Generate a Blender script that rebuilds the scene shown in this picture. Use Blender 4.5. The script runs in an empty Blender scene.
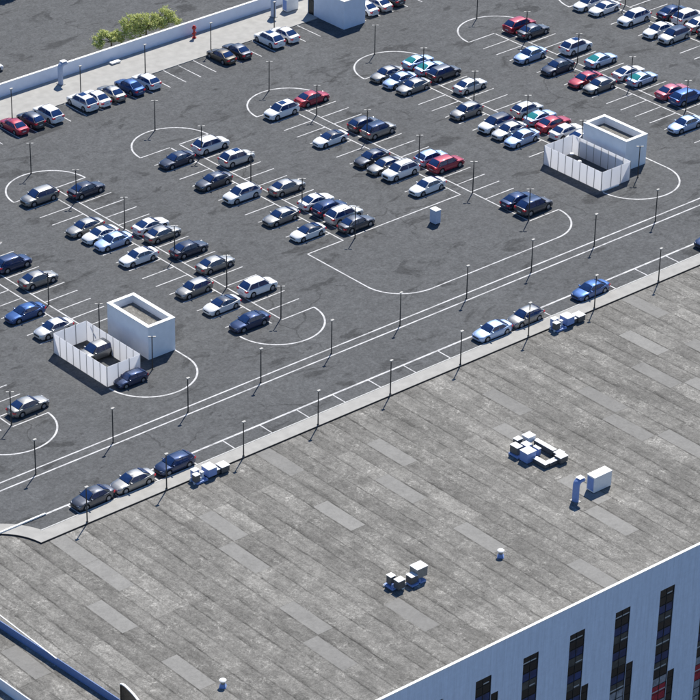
import bpy, bmesh, math, random
from mathutils import Vector, Matrix
random.seed(7)
SC = bpy.context.scene
COL = SC.collection

# ------------------------------------------------------------------ camera
cd = bpy.data.cameras.new('camera'); cam = bpy.data.objects.new('camera', cd); COL.objects.link(cam)
R_ = Vector((0.80851479, -0.58744556, -0.03480748)).normalized()
U_ = Vector((0.33577831, 0.41194771, 0.84708442)).normalized()
F_ = Vector((0.48327711, 0.69656788, -0.53031729)).normalized()
M = Matrix.Identity(4)
for i in range(3):
    M[i][0] = R_[i]; M[i][1] = U_[i]; M[i][2] = -F_[i]
M.translation = Vector((-240.35616, -201.90056, 165.07017))
cam.matrix_world = M
cd.sensor_width = 36; cd.lens = 153.36908
cd.shift_x = (350 - 57.474) / 700; cd.shift_y = (501.311 - 350) / 700
cd.clip_start = 1; cd.clip_end = 6000
SC.camera = cam

# ------------------------------------------------------------------ light
SUN = Vector((0.62, 0.42, 1.0)).normalized()
w = bpy.data.worlds.new("World"); SC.world = w; w.use_nodes = True
nt = w.node_tree
sky = nt.nodes.new('ShaderNodeTexSky'); sky.sky_type = 'NISHITA'; sky.sun_disc = False
sky.sun_elevation = math.asin(SUN.z); sky.sun_rotation = math.atan2(SUN.x, SUN.y)
sky.air_density = 1.0; sky.dust_density = 0.0; sky.ozone_density = 10.0
nt.links.new(sky.outputs[0], nt.nodes['Background'].inputs[0])
nt.nodes['Background'].inputs[1].default_value = 0.092
sl = bpy.data.lights.new('sun', 'SUN'); sl.energy = 4.8; sl.angle = math.radians(0.5); sl.color = (1.0, 0.95, 0.87)
so = bpy.data.objects.new('sun', sl); COL.objects.link(so)
so.rotation_euler = SUN.to_track_quat('Z', 'Y').to_euler()
SC.view_settings.view_transform = 'Standard'; SC.view_settings.look = 'None'
SC.view_settings.exposure = 0.35; SC.view_settings.gamma = 1.0
SC.view_settings.use_curve_mapping = False

# ------------------------------------------------------------------ material helpers
def mat(name, col, rough=0.7, metal=0.0, spec=0.5, noise=0.0, scale=3.0, coat=0.0, bump=0.0, trans=0.0):
    m = bpy.data.materials.new(name); m.use_nodes = True
    n = m.node_tree; b = n.nodes['Principled BSDF']
    b.inputs['Roughness'].default_value = rough; b.inputs['Metallic'].default_value = metal
    b.inputs['Specular IOR Level'].default_value = spec
    b.inputs['Coat Weight'].default_value = coat
    if coat: b.inputs['Coat Roughness'].default_value = 0.08
    tc = n.nodes.new('ShaderNodeTexCoord'); no = n.nodes.new('ShaderNodeTexNoise')
    no.inputs['Scale'].default_value = scale; no.inputs['Detail'].default_value = 5
    n.links.new(tc.outputs['Object'], no.inputs['Vector'])
    mr = n.nodes.new('ShaderNodeMapRange')
    mr.inputs[1].default_value = 0.3; mr.inputs[2].default_value = 0.7
    mr.inputs[3].default_value = 1 - noise; mr.inputs[4].default_value = 1 + noise
    n.links.new(no.outputs[0], mr.inputs[0])
    mx = n.nodes.new('ShaderNodeVectorMath'); mx.operation = 'SCALE'
    mx.inputs[0].default_value = col[:3]
    n.links.new(mr.outputs[0], mx.inputs['Scale'])
    n.links.new(mx.outputs[0], b.inputs['Base Color'])
    if bump:
        bp = n.nodes.new('ShaderNodeBump'); bp.inputs['Strength'].default_value = bump
        n.links.new(no.outputs[0], bp.inputs['Height']); n.links.new(bp.outputs[0], b.inputs['Normal'])
    if trans:
        tr = n.nodes.new('ShaderNodeBsdfTranslucent'); tr.inputs[0].default_value = (*col[:3], 1)
        ms = n.nodes.new('ShaderNodeMixShader'); ms.inputs[0].default_value = trans
        n.links.new(b.outputs[0], ms.inputs[1]); n.links.new(tr.outputs[0], ms.inputs[2])
        n.links.new(ms.outputs[0], n.nodes['Material Output'].inputs[0])
    return m

class NT:
    """small helper to wire math nodes"""
    def __init__(s, name):
        s.m = bpy.data.materials.new(name); s.m.use_nodes = True
        s.n = s.m.node_tree.nodes; s.l = s.m.node_tree.links; s.b = s.n['Principled BSDF']
        s.tc = s.n.new('ShaderNodeTexCoord').outputs['Object']
        sp = s.n.new('ShaderNodeSeparateXYZ'); s.l.new(s.tc, sp.inputs[0]); s.x, s.y, s.z = sp.outputs[:3]
    def put(s, sock, v):
        if isinstance(v, (int, float, tuple)): sock.default_value = v
        else: s.l.new(v, sock)
    def math(s, op, a, b=0.0, c=0.0):
        k = s.n.new('ShaderNodeMath'); k.operation = op
        s.put(k.inputs[0], a); s.put(k.inputs[1], b); s.put(k.inputs[2], c); return k.outputs[0]
    def noise(s, scale, detail=4, rough=0.5, vec=None, dist=0.0):
        k = s.n.new('ShaderNodeTexNoise'); s.l.new(vec or s.tc, k.inputs['Vector'])
        k.inputs['Scale'].default_value = scale; k.inputs['Detail'].default_value = detail
        k.inputs['Roughness'].default_value = rough; k.inputs['Distortion'].default_value = dist
        return k.outputs[0]
    def vec(s, x, y, z=0.0):
        k = s.n.new('ShaderNodeCombineXYZ'); s.put(k.inputs[0], x); s.put(k.inputs[1], y); s.put(k.inputs[2], z); return k.outputs[0]
    def white(s, v):
        k = s.n.new('ShaderNodeTexWhiteNoise'); s.l.new(v, k.inputs['Vector']); return k.outputs['Value']
    def rng(s, v, a, b, c, d, smooth=False):
        k = s.n.new('ShaderNodeMapRange'); s.put(k.inputs[0], v)
        if smooth: k.interpolation_type = 'SMOOTHSTEP'
        for i, q in enumerate((a, b, c, d)): k.inputs[1 + i].default_value = q
        return k.outputs[0]
    def col(s, fac, tint):
        k = s.n.new('ShaderNodeVectorMath'); k.operation = 'SCALE'; k.inputs[0].default_value = tint
        s.put(k.inputs['Scale'], fac); s.l.new(k.outputs[0], s.b.inputs['Base Color'])
    def bump(s, h, st, d=0.05):
        k = s.n.new('ShaderNodeBump'); k.inputs['Strength'].default_value = st; k.inputs['Distance'].default_value = d
        s.put(k.inputs['Height'], h); s.l.new(k.outputs[0], s.b.inputs['Normal'])

def asphalt(name='asphalt', base=0.102):
    t = NT(name); t.b.inputs['Roughness'].default_value = 0.9; t.b.inputs['Specular IOR Level'].default_value = 0.2
    big = t.rng(t.noise(0.09, 4, 0.6), 0.3, 0.7, 0.93, 1.07)
    mid = t.rng(t.noise(0.9, 7, 0.8), 0.34, 0.66, 0.78, 1.20)
    fine = t.rng(t.noise(2.8, 4, 0.85), 0.36, 0.64, 0.76, 1.24)
    # paving patches with slightly different tone (1.2 m squares, faint)
    cell = t.white(t.vec(t.math('FLOOR', t.math('MULTIPLY', t.x, 0.8)), t.math('FLOOR', t.math('MULTIPLY', t.y, 0.8))))
    cellf = t.rng(cell, 0, 1, 0.95, 1.05)
    # dark worn smears
    v = t.vec(t.math('MULTIPLY', t.math('ADD', t.x, t.math('MULTIPLY', t.y, 0.6)), 0.9), t.math('MULTIPLY', t.math('SUBTRACT', t.y, t.math('MULTIPLY', t.x, 0.2)), 1.6))
    k = t.noise(0.17, 7, 0.62, v, 0.6)
    stain = t.rng(k, 0.56, 0.645, 1.0, 0.60, True)
    # oil spots
    oil = t.rng(t.noise(0.45, 4, 0.6), 0.66, 0.74, 1.0, 0.72, True)
    f = t.math('MULTIPLY', big, mid); f = t.math('MULTIPLY', f, fine); f = t.math('MULTIPLY', f, cellf)
    f = t.math('MULTIPLY', f, stain); f = t.math('MULTIPLY', f, oil)
    vo = t.n.new('ShaderNodeTexVoronoi'); vo.feature = 'DISTANCE_TO_EDGE'; vo.inputs['Scale'].default_value = 0.085
    wv = t.n.new('ShaderNodeVectorMath'); wv.operation = 'ADD'; t.l.new(t.tc, wv.inputs[0])
    nz = t.n.new('ShaderNodeTexNoise'); nz.inputs['Scale'].default_value = 0.35; nz.inputs['Detail'].default_value = 5; t.l.new(t.tc, nz.inputs['Vector'])
    sc_ = t.n.new('ShaderNodeVectorMath'); sc_.operation = 'SCALE'; sc_.inputs['Scale'].default_value = 3.5; t.l.new(nz.outputs['Color'], sc_.inputs[0])
    t.l.new(sc_.outputs[0], wv.inputs[1]); t.l.new(wv.outputs[0], vo.inputs['Vector'])
    cr = t.rng(vo.outputs['Distance'], 0.004, 0.013, 1.0, 0.0, True)
    cm = t.rng(t.noise(0.06, 3, 0.5), 0.50, 0.60, 0.0, 0.34, True)
    f = t.math('MULTIPLY', f, t.math('SUBTRACT', 1.0, t.math('MULTIPLY', cr, cm)))
    t.col(t.math('MULTIPLY', f, base), (0.97, 1.0, 1.02))
    t.bump(t.noise(6.0, 3, 0.8), 0.5, 0.03)
    return t.m

PX, PY = 2.09, 6.06            # roof felt: width of a roll (x), length (y)
OX, OY = -32.35, 3.54
def membrane():
    t = NT('roof_felt'); t.b.inputs['Roughness'].default_value = 0.92; t.b.inputs['Specular IOR Level'].default_value = 0.15
    wob = t.rng(t.noise(0.35, 3, 0.6), 0, 1, -0.06, 0.06)
    xs = t.math('DIVIDE', t.math('ADD', t.math('SUBTRACT', t.x, OX), wob), PX)
    ys = t.math('DIVIDE', t.math('SUBTRACT', t.y, OY), PY)
    ix = t.math('FLOOR', xs); fx = t.math('FRACT', xs); iy = t.math('FLOOR', ys); fy = t.math('FRACT', ys)
    r = t.white(t.vec(ix, iy, 3.0)); tone = t.math('ADD', t.rng(r, 0, 1, 0.86, 1.06), t.rng(r, 0.86, 0.92, 0.0, 0.13, True))
    rc = t.white(t.vec(ix, 9.0, 1.0)); ctone = t.rng(rc, 0, 1, 0.95, 1.05)
    # seam: dark, irregular line at each roll edge
    d = t.math('MINIMUM', fx, t.math('SUBTRACT', 1.0, fx))
    st = t.vec(t.math('MULTIPLY', t.x, 3.0), t.math('MULTIPLY', t.y, 0.9))
    sn = t.noise(1.3, 5, 0.7, st)
    wd = t.rng(sn, 0.35, 0.65, 0.01, 0.13)
    seam = t.rng(t.math('DIVIDE', d, wd), 0.1, 1.0, 1.0, 0.0, True)
    sm = t.rng(t.noise(0.5, 4, 0.7, t.vec(t.math('MULTIPLY', t.x, 1.0), t.math('MULTIPLY', t.y, 0.5), 4.0)), 0.38, 0.62, 0.08, 0.52)
    seam = t.math('SUBTRACT', 1.0, t.math('MULTIPLY', seam, sm))
    # soot gathered along the low side of the seams
    soot = t.math('MULTIPLY', t.rng(fx, 0.0, 0.42, 1.0, 0.0, True), t.rng(t.noise(0.55, 6, 0.75, t.vec(t.math('MULTIPLY', t.x, 1.1), t.math('MULTIPLY', t.y, 0.28), 2.0)), 0.46, 0.66, 0.0, 0.42, True))
    soot = t.math('SUBTRACT', 1.0, soot)
    dy = t.math('MINIMUM', fy, t.math('SUBTRACT', 1.0, fy))
    seam2 = t.rng(dy, 0.002, 0.010, 0.90, 1.0, True)
    # streaks along the rolls, blotches and pale scuffs
    streak = t.math('MULTIPLY', t.rng(t.noise(1.0, 6, 0.75, t.vec(t.math('MULTIPLY', t.x, 2.2), t.math('MULTIPLY', t.y, 0.4))), 0.32, 0.68, 0.80, 1.18), t.rng(t.noise(1.0, 4, 0.7, t.vec(t.math('MULTIPLY', t.x, 0.55), t.math('MULTIPLY', t.y, 0.07), 5.0)), 0.35, 0.65, 0.86, 1.12))
    blot = t.rng(t.noise(0.38, 7, 0.75), 0.3, 0.7, 0.80, 1.19)
    fine = t.math('MULTIPLY', t.rng(t.noise(2.6, 6, 0.85, None, 0.8), 0.34, 0.66, 0.66, 1.34), t.rng(t.noise(6.5, 4, 0.8), 0.35, 0.65, 0.80, 1.20))
    sc = t.math('MULTIPLY', t.rng(t.noise(1.6, 7, 0.85, None, 1.5), 0.50, 0.60, 0.0, 1.0, True), t.rng(t.noise(0.32, 5, 0.65), 0.47, 0.60, 0.0, 0.78, True))
    scuff = t.math('ADD', 1.0, sc)
    dirt = t.rng(t.noise(0.8, 6, 0.8, t.vec(t.math('MULTIPLY', t.x, 1.5), t.math('MULTIPLY', t.y, 0.5), 7.0)), 0.56, 0.70, 1.0, 0.66, True)
    f = tone
    for k in (ctone, seam, soot, seam2, streak, blot, fine, scuff, dirt): f = t.math('MULTIPLY', f, k)
    t.col(t.math('MULTIPLY', f, 0.192), (1.03, 1.0, 0.92))
    t.bump(t.noise(3.0, 5, 0.75), 0.35, 0.04)
    return t.m

def patch_mat():
    t = NT('felt_patch'); t.b.inputs['Roughness'].default_value = 0.9; t.b.inputs['Specular IOR Level'].default_value = 0.2
    f = t.math('MULTIPLY', t.rng(t.noise(0.5, 4, 0.6), 0.3, 0.7, 0.92, 1.07), t.rng(t.noise(2.5, 6, 0.85), 0.35, 0.65, 0.88, 1.12))
    f = t.math('MULTIPLY', f, t.math('MULTIPLY', t.rng(t.noise(1.2, 6, 0.8), 0.55, 0.70, 1.0, 0.80, True), t.rng(t.white(t.vec(t.math('FLOOR', t.math('DIVIDE', t.math('SUBTRACT', t.x, OX), PX)), t.math('FLOOR', t.math('DIVIDE', t.math('SUBTRACT', t.y, OY), PY)), 5.0)), 0, 1, 0.86, 1.06)))
    t.col(t.math('MULTIPLY', f, 0.244), (1.02, 1.0, 0.94)); return t.m

def line_paint():
    t = NT('line_paint'); t.b.inputs['Roughness'].default_value = 0.8
    f = t.rng(t.noise(0.9, 7, 0.8), 0.34, 0.55, 0.42, 1.0)
    f = t.math('MULTIPLY', f, t.rng(t.noise(7, 4, 0.7), 0.3, 0.5, 0.75, 1.0))
    t.col(t.math('MULTIPLY', f, 0.62), (1, 1, 1)); return t.m

def facade_mat():
    t = NT('facade_render'); t.b.inputs['Roughness'].default_value = 0.85
    f = t.rng(t.noise(0.8, 5, 0.7, t.vec(t.math('MULTIPLY', t.x, 3.5), t.math('MULTIPLY', t.z, 0.22))), 0.3, 0.7, 0.89, 1.07)
    g = t.rng(t.noise(2.5, 4, 0.7), 0.3, 0.7, 0.95, 1.05)
    pan = t.math('FRACT', t.math('DIVIDE', t.x, 1.045)); pl = t.math('MINIMUM', pan, t.math('SUBTRACT', 1.0, pan))
    pz = t.math('FRACT', t.math('DIVIDE', t.z, 3.0)); pzl = t.math('MINIMUM', pz, t.math('SUBTRACT', 1.0, pz))
    s = t.math('MULTIPLY', t.rng(pl, 0.0, 0.03, 0.90, 1.0), t.rng(pzl, 0.0, 0.008, 0.9, 1.0))
    f = t.math('MULTIPLY', t.math('MULTIPLY', f, g), s)
    t.col(t.math('MULTIPLY', f, 0.82), (0.90, 0.97, 1.08)); return t.m  # blue tint puts skylit shade into the facade colour

MT = {}
MT['asphalt'] = asphalt(); MT['felt'] = membrane(); MT['patch'] = patch_mat(); MT['line'] = line_paint(); MT['facade'] = facade_mat()
MT['concrete'] = mat('concrete', (0.365, 0.358, 0.335), 0.9, noise=0.10, scale=0.9)
MT['kerb'] = mat('kerb_paint', (0.50, 0.50, 0.48), 0.8, noise=0.08, scale=2)
MT['white'] = mat('white_wall_shade_tint', (0.76, 0.80, 0.88), 0.8, noise=0.04, scale=1.2)  # white walls with the blue of skylit shade mixed into the colour
MT['coping'] = mat('white_coping', (0.82, 0.82, 0.80), 0.7, noise=0.03, scale=2)
MT['render'] = mat('white_render', (0.87, 0.88, 0.89), 0.75, noise=0.04, scale=1.2)
MT['panel'] = mat('fence_panel', (0.91, 0.91, 0.92), 0.6, noise=0.02, scale=2, trans=0.72)
MT['stepblue'] = mat('blue_flashing', (0.13, 0.21, 0.43), 0.7, noise=0.06, scale=1.5)
MT['dark'] = mat('dark_metal', (0.03, 0.03, 0.032), 0.5, metal=0.3, noise=0.1)
MT['pole'] = mat('pole_paint', (0.035, 0.036, 0.036), 0.5, noise=0.1)
MT['lamp'] = mat('lamp_housing', (0.42, 0.41, 0.38), 0.5, noise=0.05)
MT['hvac'] = mat('galvanised_white', (0.80, 0.80, 0.79), 0.5, noise=0.05, scale=3)
MT['hvacd'] = mat('coil_grille', (0.10, 0.10, 0.10), 0.6, noise=0.3, scale=12)
MT['tray'] = mat('blue_tray', (0.22, 0.32, 0.60), 0.6, noise=0.08)
MT['duct'] = mat('duct_sheet', (0.24, 0.24, 0.23), 0.5, metal=0.2, noise=0.15, scale=3)
MT['redp'] = mat('red_paint', (0.42, 0.02, 0.02), 0.45, noise=0.1)
MT['ground'] = mat('street_ground', (0.07, 0.072, 0.075), 0.95, noise=0.25, scale=0.05)
MT['bark'] = mat('bark', (0.13, 0.10, 0.07), 0.9, noise=0.3, scale=6)
MT['frame'] = mat('window_frame', (0.02, 0.02, 0.02), 0.5, noise=0.1)
MT['slab'] = mat('floor_edge', (0.50, 0.49, 0.46), 0.8, noise=0.1)
MT['blind'] = mat('grey_blind', (0.30, 0.30, 0.31), 0.8, noise=0.35, scale=2.5)
MT['redblind'] = mat('red_blind', (0.38, 0.03, 0.04), 0.8, noise=0.3, scale=4)
MT['brown'] = mat('brown_blind', (0.085, 0.075, 0.06), 0.8, noise=0.3, scale=3)
MT['pane'] = mat('window_glass', (0.006, 0.008, 0.010), 0.12, spec=0.5, noise=0.4, scale=1.0)
MT['pane_sky'] = mat('sky_tinted_window_glass', (0.012, 0.035, 0.12), 0.12, spec=0.5, noise=0.5, scale=0.8)  # dark glass with a blue sky reflection put into its colour
def leaf(name, a):
    t = NT(name); t.b.inputs['Roughness'].default_value = 0.7
    oi = t.n.new('ShaderNodeNewGeometry')
    f = t.rng(oi.outputs['Random Per Island'], 0, 1, 0.6, 1.35)
    t.col(f, a)
    tr = t.n.new('ShaderNodeBsdfTranslucent'); tr.inputs[0].default_value = (*a, 1); ms = t.n.new('ShaderNodeMixShader'); ms.inputs[0].default_value = 0.4
    t.l.new(t.b.outputs[0], ms.inputs[1]); t.l.new(tr.outputs[0], ms.inputs[2]); t.l.new(ms.outputs[0], t.n['Material Output'].inputs[0]); return t.m
MT['leaf'] = leaf('leaf', (0.58, 0.62, 0.24))
MT['leafd'] = leaf('dark_leaf', (0.05, 0.08, 0.03))
# car materials
def paint():
    m = bpy.data.materials.new('car_paint'); m.use_nodes = True; n = m.node_tree; b = n.nodes['Principled BSDF']
    oi = n.nodes.new('ShaderNodeObjectInfo'); n.links.new(oi.outputs['Color'], b.inputs['Base Color'])
    n.links.new(oi.outputs['Alpha'], b.inputs['Metallic'])
    b.inputs['Coat Weight'].default_value = 0.8; b.inputs['Coat Roughness'].default_value = 0.06
    no = n.nodes.new('ShaderNodeTexNoise'); no.inputs['Scale'].default_value = 2.0
    mr = n.nodes.new('ShaderNodeMapRange'); mr.inputs[3].default_value = 0.42; mr.inputs[4].default_value = 0.54
    n.links.new(no.outputs[0], mr.inputs[0]); n.links.new(mr.outputs[0], b.inputs['Roughness'])
    return m
MT['paint'] = paint()
MT['glass'] = mat('car_glass', (0.014, 0.038, 0.125), 0.06, spec=0.8, noise=0.2, scale=2)
MT['teal'] = mat('teal_glass', (0.03, 0.24, 0.25), 0.15, spec=0.6, noise=0.15, scale=2)
MT['tyre'] = mat('tyre', (0.012, 0.012, 0.013), 0.85, noise=0.1)
MT['rim'] = mat('alloy_rim', (0.38, 0.40, 0.44), 0.35, metal=0.5, noise=0.1)
MT['under'] = mat('underbody', (0.012, 0.012, 0.013), 0.8)
MT['head'] = mat('headlight_glass', (0.78, 0.80, 0.84), 0.1, spec=0.9)
MT['tail'] = mat('taillight_glass', (0.72, 0.012, 0.03), 0.2, spec=0.7)
MT['grille'] = mat('black_grille', (0.015, 0.015, 0.016), 0.5)
MT['plate'] = mat('plate_blank', (0.55, 0.55, 0.52), 0.6)

# ------------------------------------------------------------------ mesh helpers
def box(bm, x0, x1, y0, y1, z0, z1):
    vs = [bm.verts.new((x, y, z)) for z in (z0, z1) for y in (y0, y1) for x in (x0, x1)]
    for f in ((0, 2, 3, 1), (4, 5, 7, 6), (0, 1, 5, 4), (2, 6, 7, 3), (0, 4, 6, 2), (1, 3, 7, 5)):
        bm.faces.new([vs[i] for i in f])
    return vs
def cyl(bm, x, y, z0, z1, r0, r1=None, n=14, cap=True):
    r1 = r0 if r1 is None else r1
    a = [bm.verts.new((x + r0 * math.cos(2 * math.pi * i / n), y + r0 * math.sin(2 * math.pi * i / n), z0)) for i in range(n)]
    b = [bm.verts.new((x + r1 * math.cos(2 * math.pi * i / n), y + r1 * math.sin(2 * math.pi * i / n), z1)) for i in range(n)]
    for i in range(n): bm.faces.new((a[i], a[(i + 1) % n], b[(i + 1) % n], b[i]))
    if cap: bm.faces.new(b); bm.faces.new(a[::-1])
def poly(bm, pts, z):
    f = bm.faces.new([bm.verts.new((x, y, z)) for x, y in pts])
    if f.normal.z < 0: f.normal_flip()
    f.normal_update()
    if f.normal.z < 0: f.normal_flip()
    return f
def prism(bm, pts, z0, z1):
    a = [bm.verts.new((x, y, z0)) for x, y in pts]; b = [bm.verts.new((x, y, z1)) for x, y in pts]
    n = len(pts); bm.faces.new(b); bm.faces.new(a[::-1])
    for i in range(n): bm.faces.new((a[i], a[(i + 1) % n], b[(i + 1) % n], b[i]))
def obj(name, bm, m, parent=None, bevel=0.0, smooth=None):
    bmesh.ops.recalc_face_normals(bm, faces=bm.faces) if smooth != 'keep' else None
    if bevel: bmesh.ops.bevel(bm, geom=bm.edges[:], offset=bevel, segments=2, affect='EDGES', profile=0.6)
    me = bpy.data.meshes.new(name); bm.to_mesh(me); bm.free()
    me.materials.append(MT[m] if isinstance(m, str) else m)
    if smooth and smooth != 'keep':
        me.shade_smooth(); me.set_sharp_from_angle(angle=math.radians(smooth))
    o = bpy.data.objects.new(name, me); COL.objects.link(o)
    if parent: o.parent = parent
    return o
def bx(name, m, parent, *a, bevel=0.0):
    bm = bmesh.new(); box(bm, *a); return obj(name, bm, m, parent, bevel)
def tag(o, label, cat, group=None):
    o['label'] = label; o['category'] = cat
    if group: o['group'] = group
    return o
def empty(name, loc, rz=0):
    o = bpy.data.objects.new(name, None); COL.objects.link(o); o.location = loc; o.rotation_euler = (0, 0, rz); return o
def struct(o): o['kind'] = 'structure'; return o
def copy_tree(o, parent=None):
    c = o.copy(); COL.objects.link(c)
    if parent: c.parent = parent
    for ch in o.children: copy_tree(ch, c)
    return c

# ------------------------------------------------------------------ ground
bm = bmesh.new(); poly(bm, [(-1500, -1500), (1500, -1500), (1500, 1500), (-1500, 1500)], -42)
struct(obj('ground', bm, 'ground'))
CX, CY, RO, RI = -102.4, 8.5, 6.55, 8.45      # the round bay where the deck edge curves
def arc(cx, cy, r, a0, a1, n=24):
    return [(cx + r * math.cos(math.radians(a0 + (a1 - a0) * i / n)), cy + r * math.sin(math.radians(a0 + (a1 - a0) * i / n))) for i in range(n + 1)]
YI, YO = 11.32, 9.5
ai = math.degrees(math.asin((YI - CY) / RI)); ao = math.degrees(math.asin((YO - CY) / RO))
inner = arc(CX, CY, RI, 180 - ai, ai); outer = arc(CX, CY, RO, 180 - ao, ao)
bm = bmesh.new()
poly(bm, [(-400, YI)] + inner + [(400, YI), (400, 500), (-400, 500)], 0.0)
bmesh.ops.triangulate(bm, faces=bm.faces)
struct(obj('parking_deck', bm, 'asphalt'))
# walkway along the deck edge
bm = bmesh.new()
def band(bm, A, B, z0, z1):
    for i in range(len(A) - 1):
        prism(bm, [A[i], A[i + 1], B[i + 1], B[i]], z0, z1)
O2 = [(-400, YO)] + outer + [(400, YO)]; I2 = [(-400, YI)] + inner + [(400, YI)]
band(bm, O2, I2, -0.6, 0.05)
bmesh.ops.remove_doubles(bm, verts=bm.verts, dist=0.001)
struct(obj('walkway', bm, 'concrete'))
bm = bmesh.new(); band(bm, [(x, y) for x, y in O2], [(x, y - .03) if abs(y - YO) < .01 else (CX + (x - CX) * (RO - .03) / RO, CY + (y - CY) * (RO - .03) / RO) for x, y in O2], -0.6, 0.035)
struct(obj('walkway_edge_shade', bm, 'dark'))  # dark strip added to stand in for shade on the walkway's outer face
bm = bmesh.new(); band(bm, [(-94.6, YI - .004), (400, YI - .004)], [(-94.6, YI + .14), (400, YI + .14)], 0.0, 0.075)
struct(obj('kerb', bm, 'kerb'))
# sidewalk under the boundary wall
bm = bmesh.new(); box(bm, -400, 13.15, 94.72, 101.7, 0.0, 0.1)
box(bm, 13.15, 400, 97.2, 101.7, 0.0, 0.1)
struct(obj('sidewalk', bm, 'concrete'))

# ------------------------------------------------------------------ painted markings
LZ = 0.004
lb = bmesh.new()
def seg(x0, y0, x1, y1, wd=0.15, z=LZ):
    d = Vector((x1 - x0, y1 - y0)); L = d.length; d /= L; n = Vector((-d.y, d.x)) * wd / 2
    lb.faces.new([lb.verts.new((p[0], p[1], z)) for p in ((x0 - n.x, y0 - n.y), (x1 - n.x, y1 - n.y), (x1 + n.x, y1 + n.y), (x0 + n.x, y0 + n.y))])
def arcline(cx, cy, rx, ry, a0, a1, wd=0.22, n=40, z=LZ):
    P = []
    for i in range(n + 1):
        a = math.radians(a0 + (a1 - a0) * i / n)
        P.append([lb.verts.new((cx + (rx + s * wd / 2) * math.cos(a), cy + (ry + s * wd / 2) * math.sin(a), z)) for s in (-1, 1)])
    for i in range(n):
        lb.faces.new((P[i][0], P[i + 1][0], P[i + 1][1], P[i][1]))
WL, WS = 0.17, 0.155
Y0, W = 74.70, 2.6
HW = 5.5; SP = 0.74
ROW = {'M': -85.45, '0': -66.08, '1': -47.46, '2': -27.66, '3': -8.52, '4': 10.02, '5': 28.78, '6': 47.75, '7': 66.6}
for k, c in ROW.items():
    top, bot = Y0, 30.5
    bl, br = bot, bot
    if k in '04': bl = br = 41.6
    if k == '2': bl = br = 41.0
    if k == '3': bl = 41.1
    # spines
    seg(c - SP, top + .07, c - SP, bl, WL); seg(c + SP, top + .07, c + SP, br if k != '2' else 41.1, WL)
    # top loop
    arcline(c, Y0 + .3, HW, 5.6, 0, 180); seg(c - HW, Y0 + .3, c - SP, Y0 + .3, WL, LZ + .004); seg(c + SP, Y0 + .3, c + HW, Y0 + .3, WL, LZ + .004)
    for i in range(1, 17):
        y = Y0 - W * i
        if y > bl + 0.5 and not (k in '04' and i > 13): seg(c - HW, y, c - SP - WL / 2 - .01, y, WS, LZ)
        if y > br + 0.5 and not (k in '04' and i > 13): seg(c + SP + WL / 2 + .01, y, c + HW, y, WS, LZ)
    if k not in '23':
        arcline(c, 30.4, HW, 5.4, 180, 360)
        if k in '04': seg(c + HW, 30.35, c + HW, 40.4, 0.2)
        else: seg(c + SP, 30.4, c + HW, 30.4, WL, LZ + .004)
# big island between rows 2 and 3
c2, c3 = ROW['2'], ROW['3']; xl = -33.95; xr = -2.9
seg(xl, 41.05, c2 - SP, 41.05, WL, LZ + .004); seg(c2 + SP, 41.2, c3 - SP, 41.2, WL, LZ + .004)
seg(xl, 41.12, xl, 30.3, 0.18); arcline(xl + 5.6, 30.3, 5.6, 5.15, 180, 270)
seg(xl + 5.6, 25.15, xr - 5.4, 25.15, 0.18); arcline(xr - 5.4, 30.4, 5.4, 5.25, 270, 360)
seg(c3 + SP, 30.5, xr, 30.5, WL, LZ + .004)
# road lines
seg(-400, 21.7, 400, 21.7, 0.2); seg(-400, 20.38, 400, 20.38, 0.2)
# kerbside bays
seg(-400, 13.68, 400, 13.68, 0.26)
for i in range(-8, 40):
    x = -68.92 + 5.16 * i
    if x > -93.5: seg(x, 11.47, x, 13.55, 0.15)
# bays along the boundary wall
for x in (-14.25, -11.7, -9.12) + tuple(9.3 + 2.65 * i for i in range(0, 1)) + (-16.9, -19.8, -22.6, -25.4, -28.1, -30.8, -33.4, -36.1, -38.8, -41.6, -44.3, -47.0, -4.6, -1.2, 1.2, 3.8, 6.6, 17.6, 20.2, 22.6, 25.3, 28, 30.7):
    seg(x, 89.7, x, 94.7, 0.14)
struct(obj('road_markings', lb, 'line'))

# ------------------------------------------------------------------ office building (roof with facade) in the foreground
ob = empty('office_building', (-40, -32, -40)); ob.location = (0, 0, 0)
tag(ob, 'broad low building with worn grey felt roof and blue white windowed facade at lower right', 'building')
EY = -32.62; RZ = -0.12
bm = bmesh.new()
Lx = lambda y: -106.65 - (y + 6.8) * 0.07
prism(bm, [(Lx(EY + .3), EY + .3), (150, EY + .3), (150, 21), (Lx(21), 21)], -1.0, RZ)
obj('roof', bm, 'felt', ob)
for (x, y) in [(-56.03, 2.16), (-83.6, -17.9), (-85.23, -23.94), (-97.85, -5.72), (-93.85, .89), (-94.36, 6.77), (-98.47, -17.61), (-39.28, 1.33), (-43.98, -4.46), (-60.52, -6.1), (-18.89, -.33), (-23.05, -5.26), (-31.86, -5.33), (-32.66, -11.04), (-31.15, -16.72), (-45.91, -15.3), (-56.63, -29.22), (-48.18, -24.12), (-60.23, -17.19), (-69.34, -4.11), (-78.37, 2.08), (-81.48, -5.36), (-75.44, -21.58), (-66.4, 5.0), (-12.0, 5.5), (-14.2, -8), (-20.5, -13)]:
    i = math.floor((x - OX) / PX); j = math.floor((y - OY) / PY)
    y0_ = max(EY + .36, OY + j * PY + .04)
    bm = bmesh.new(); poly(bm, [(OX + i * PX + .10, y0_), (OX + (i + 1) * PX - .10, y0_), (OX + (i + 1) * PX - .10, min(9.4, OY + (j + 1) * PY - .04)), (OX + i * PX + .10, min(9.4, OY + (j + 1) * PY - .04))], RZ + .004)
    obj('felt_patch', bm, 'patch', ob)
bx('parapet', 'facade', ob, Lx(EY), 150, EY + .005, EY + .30, -1.0, -.143)
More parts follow.
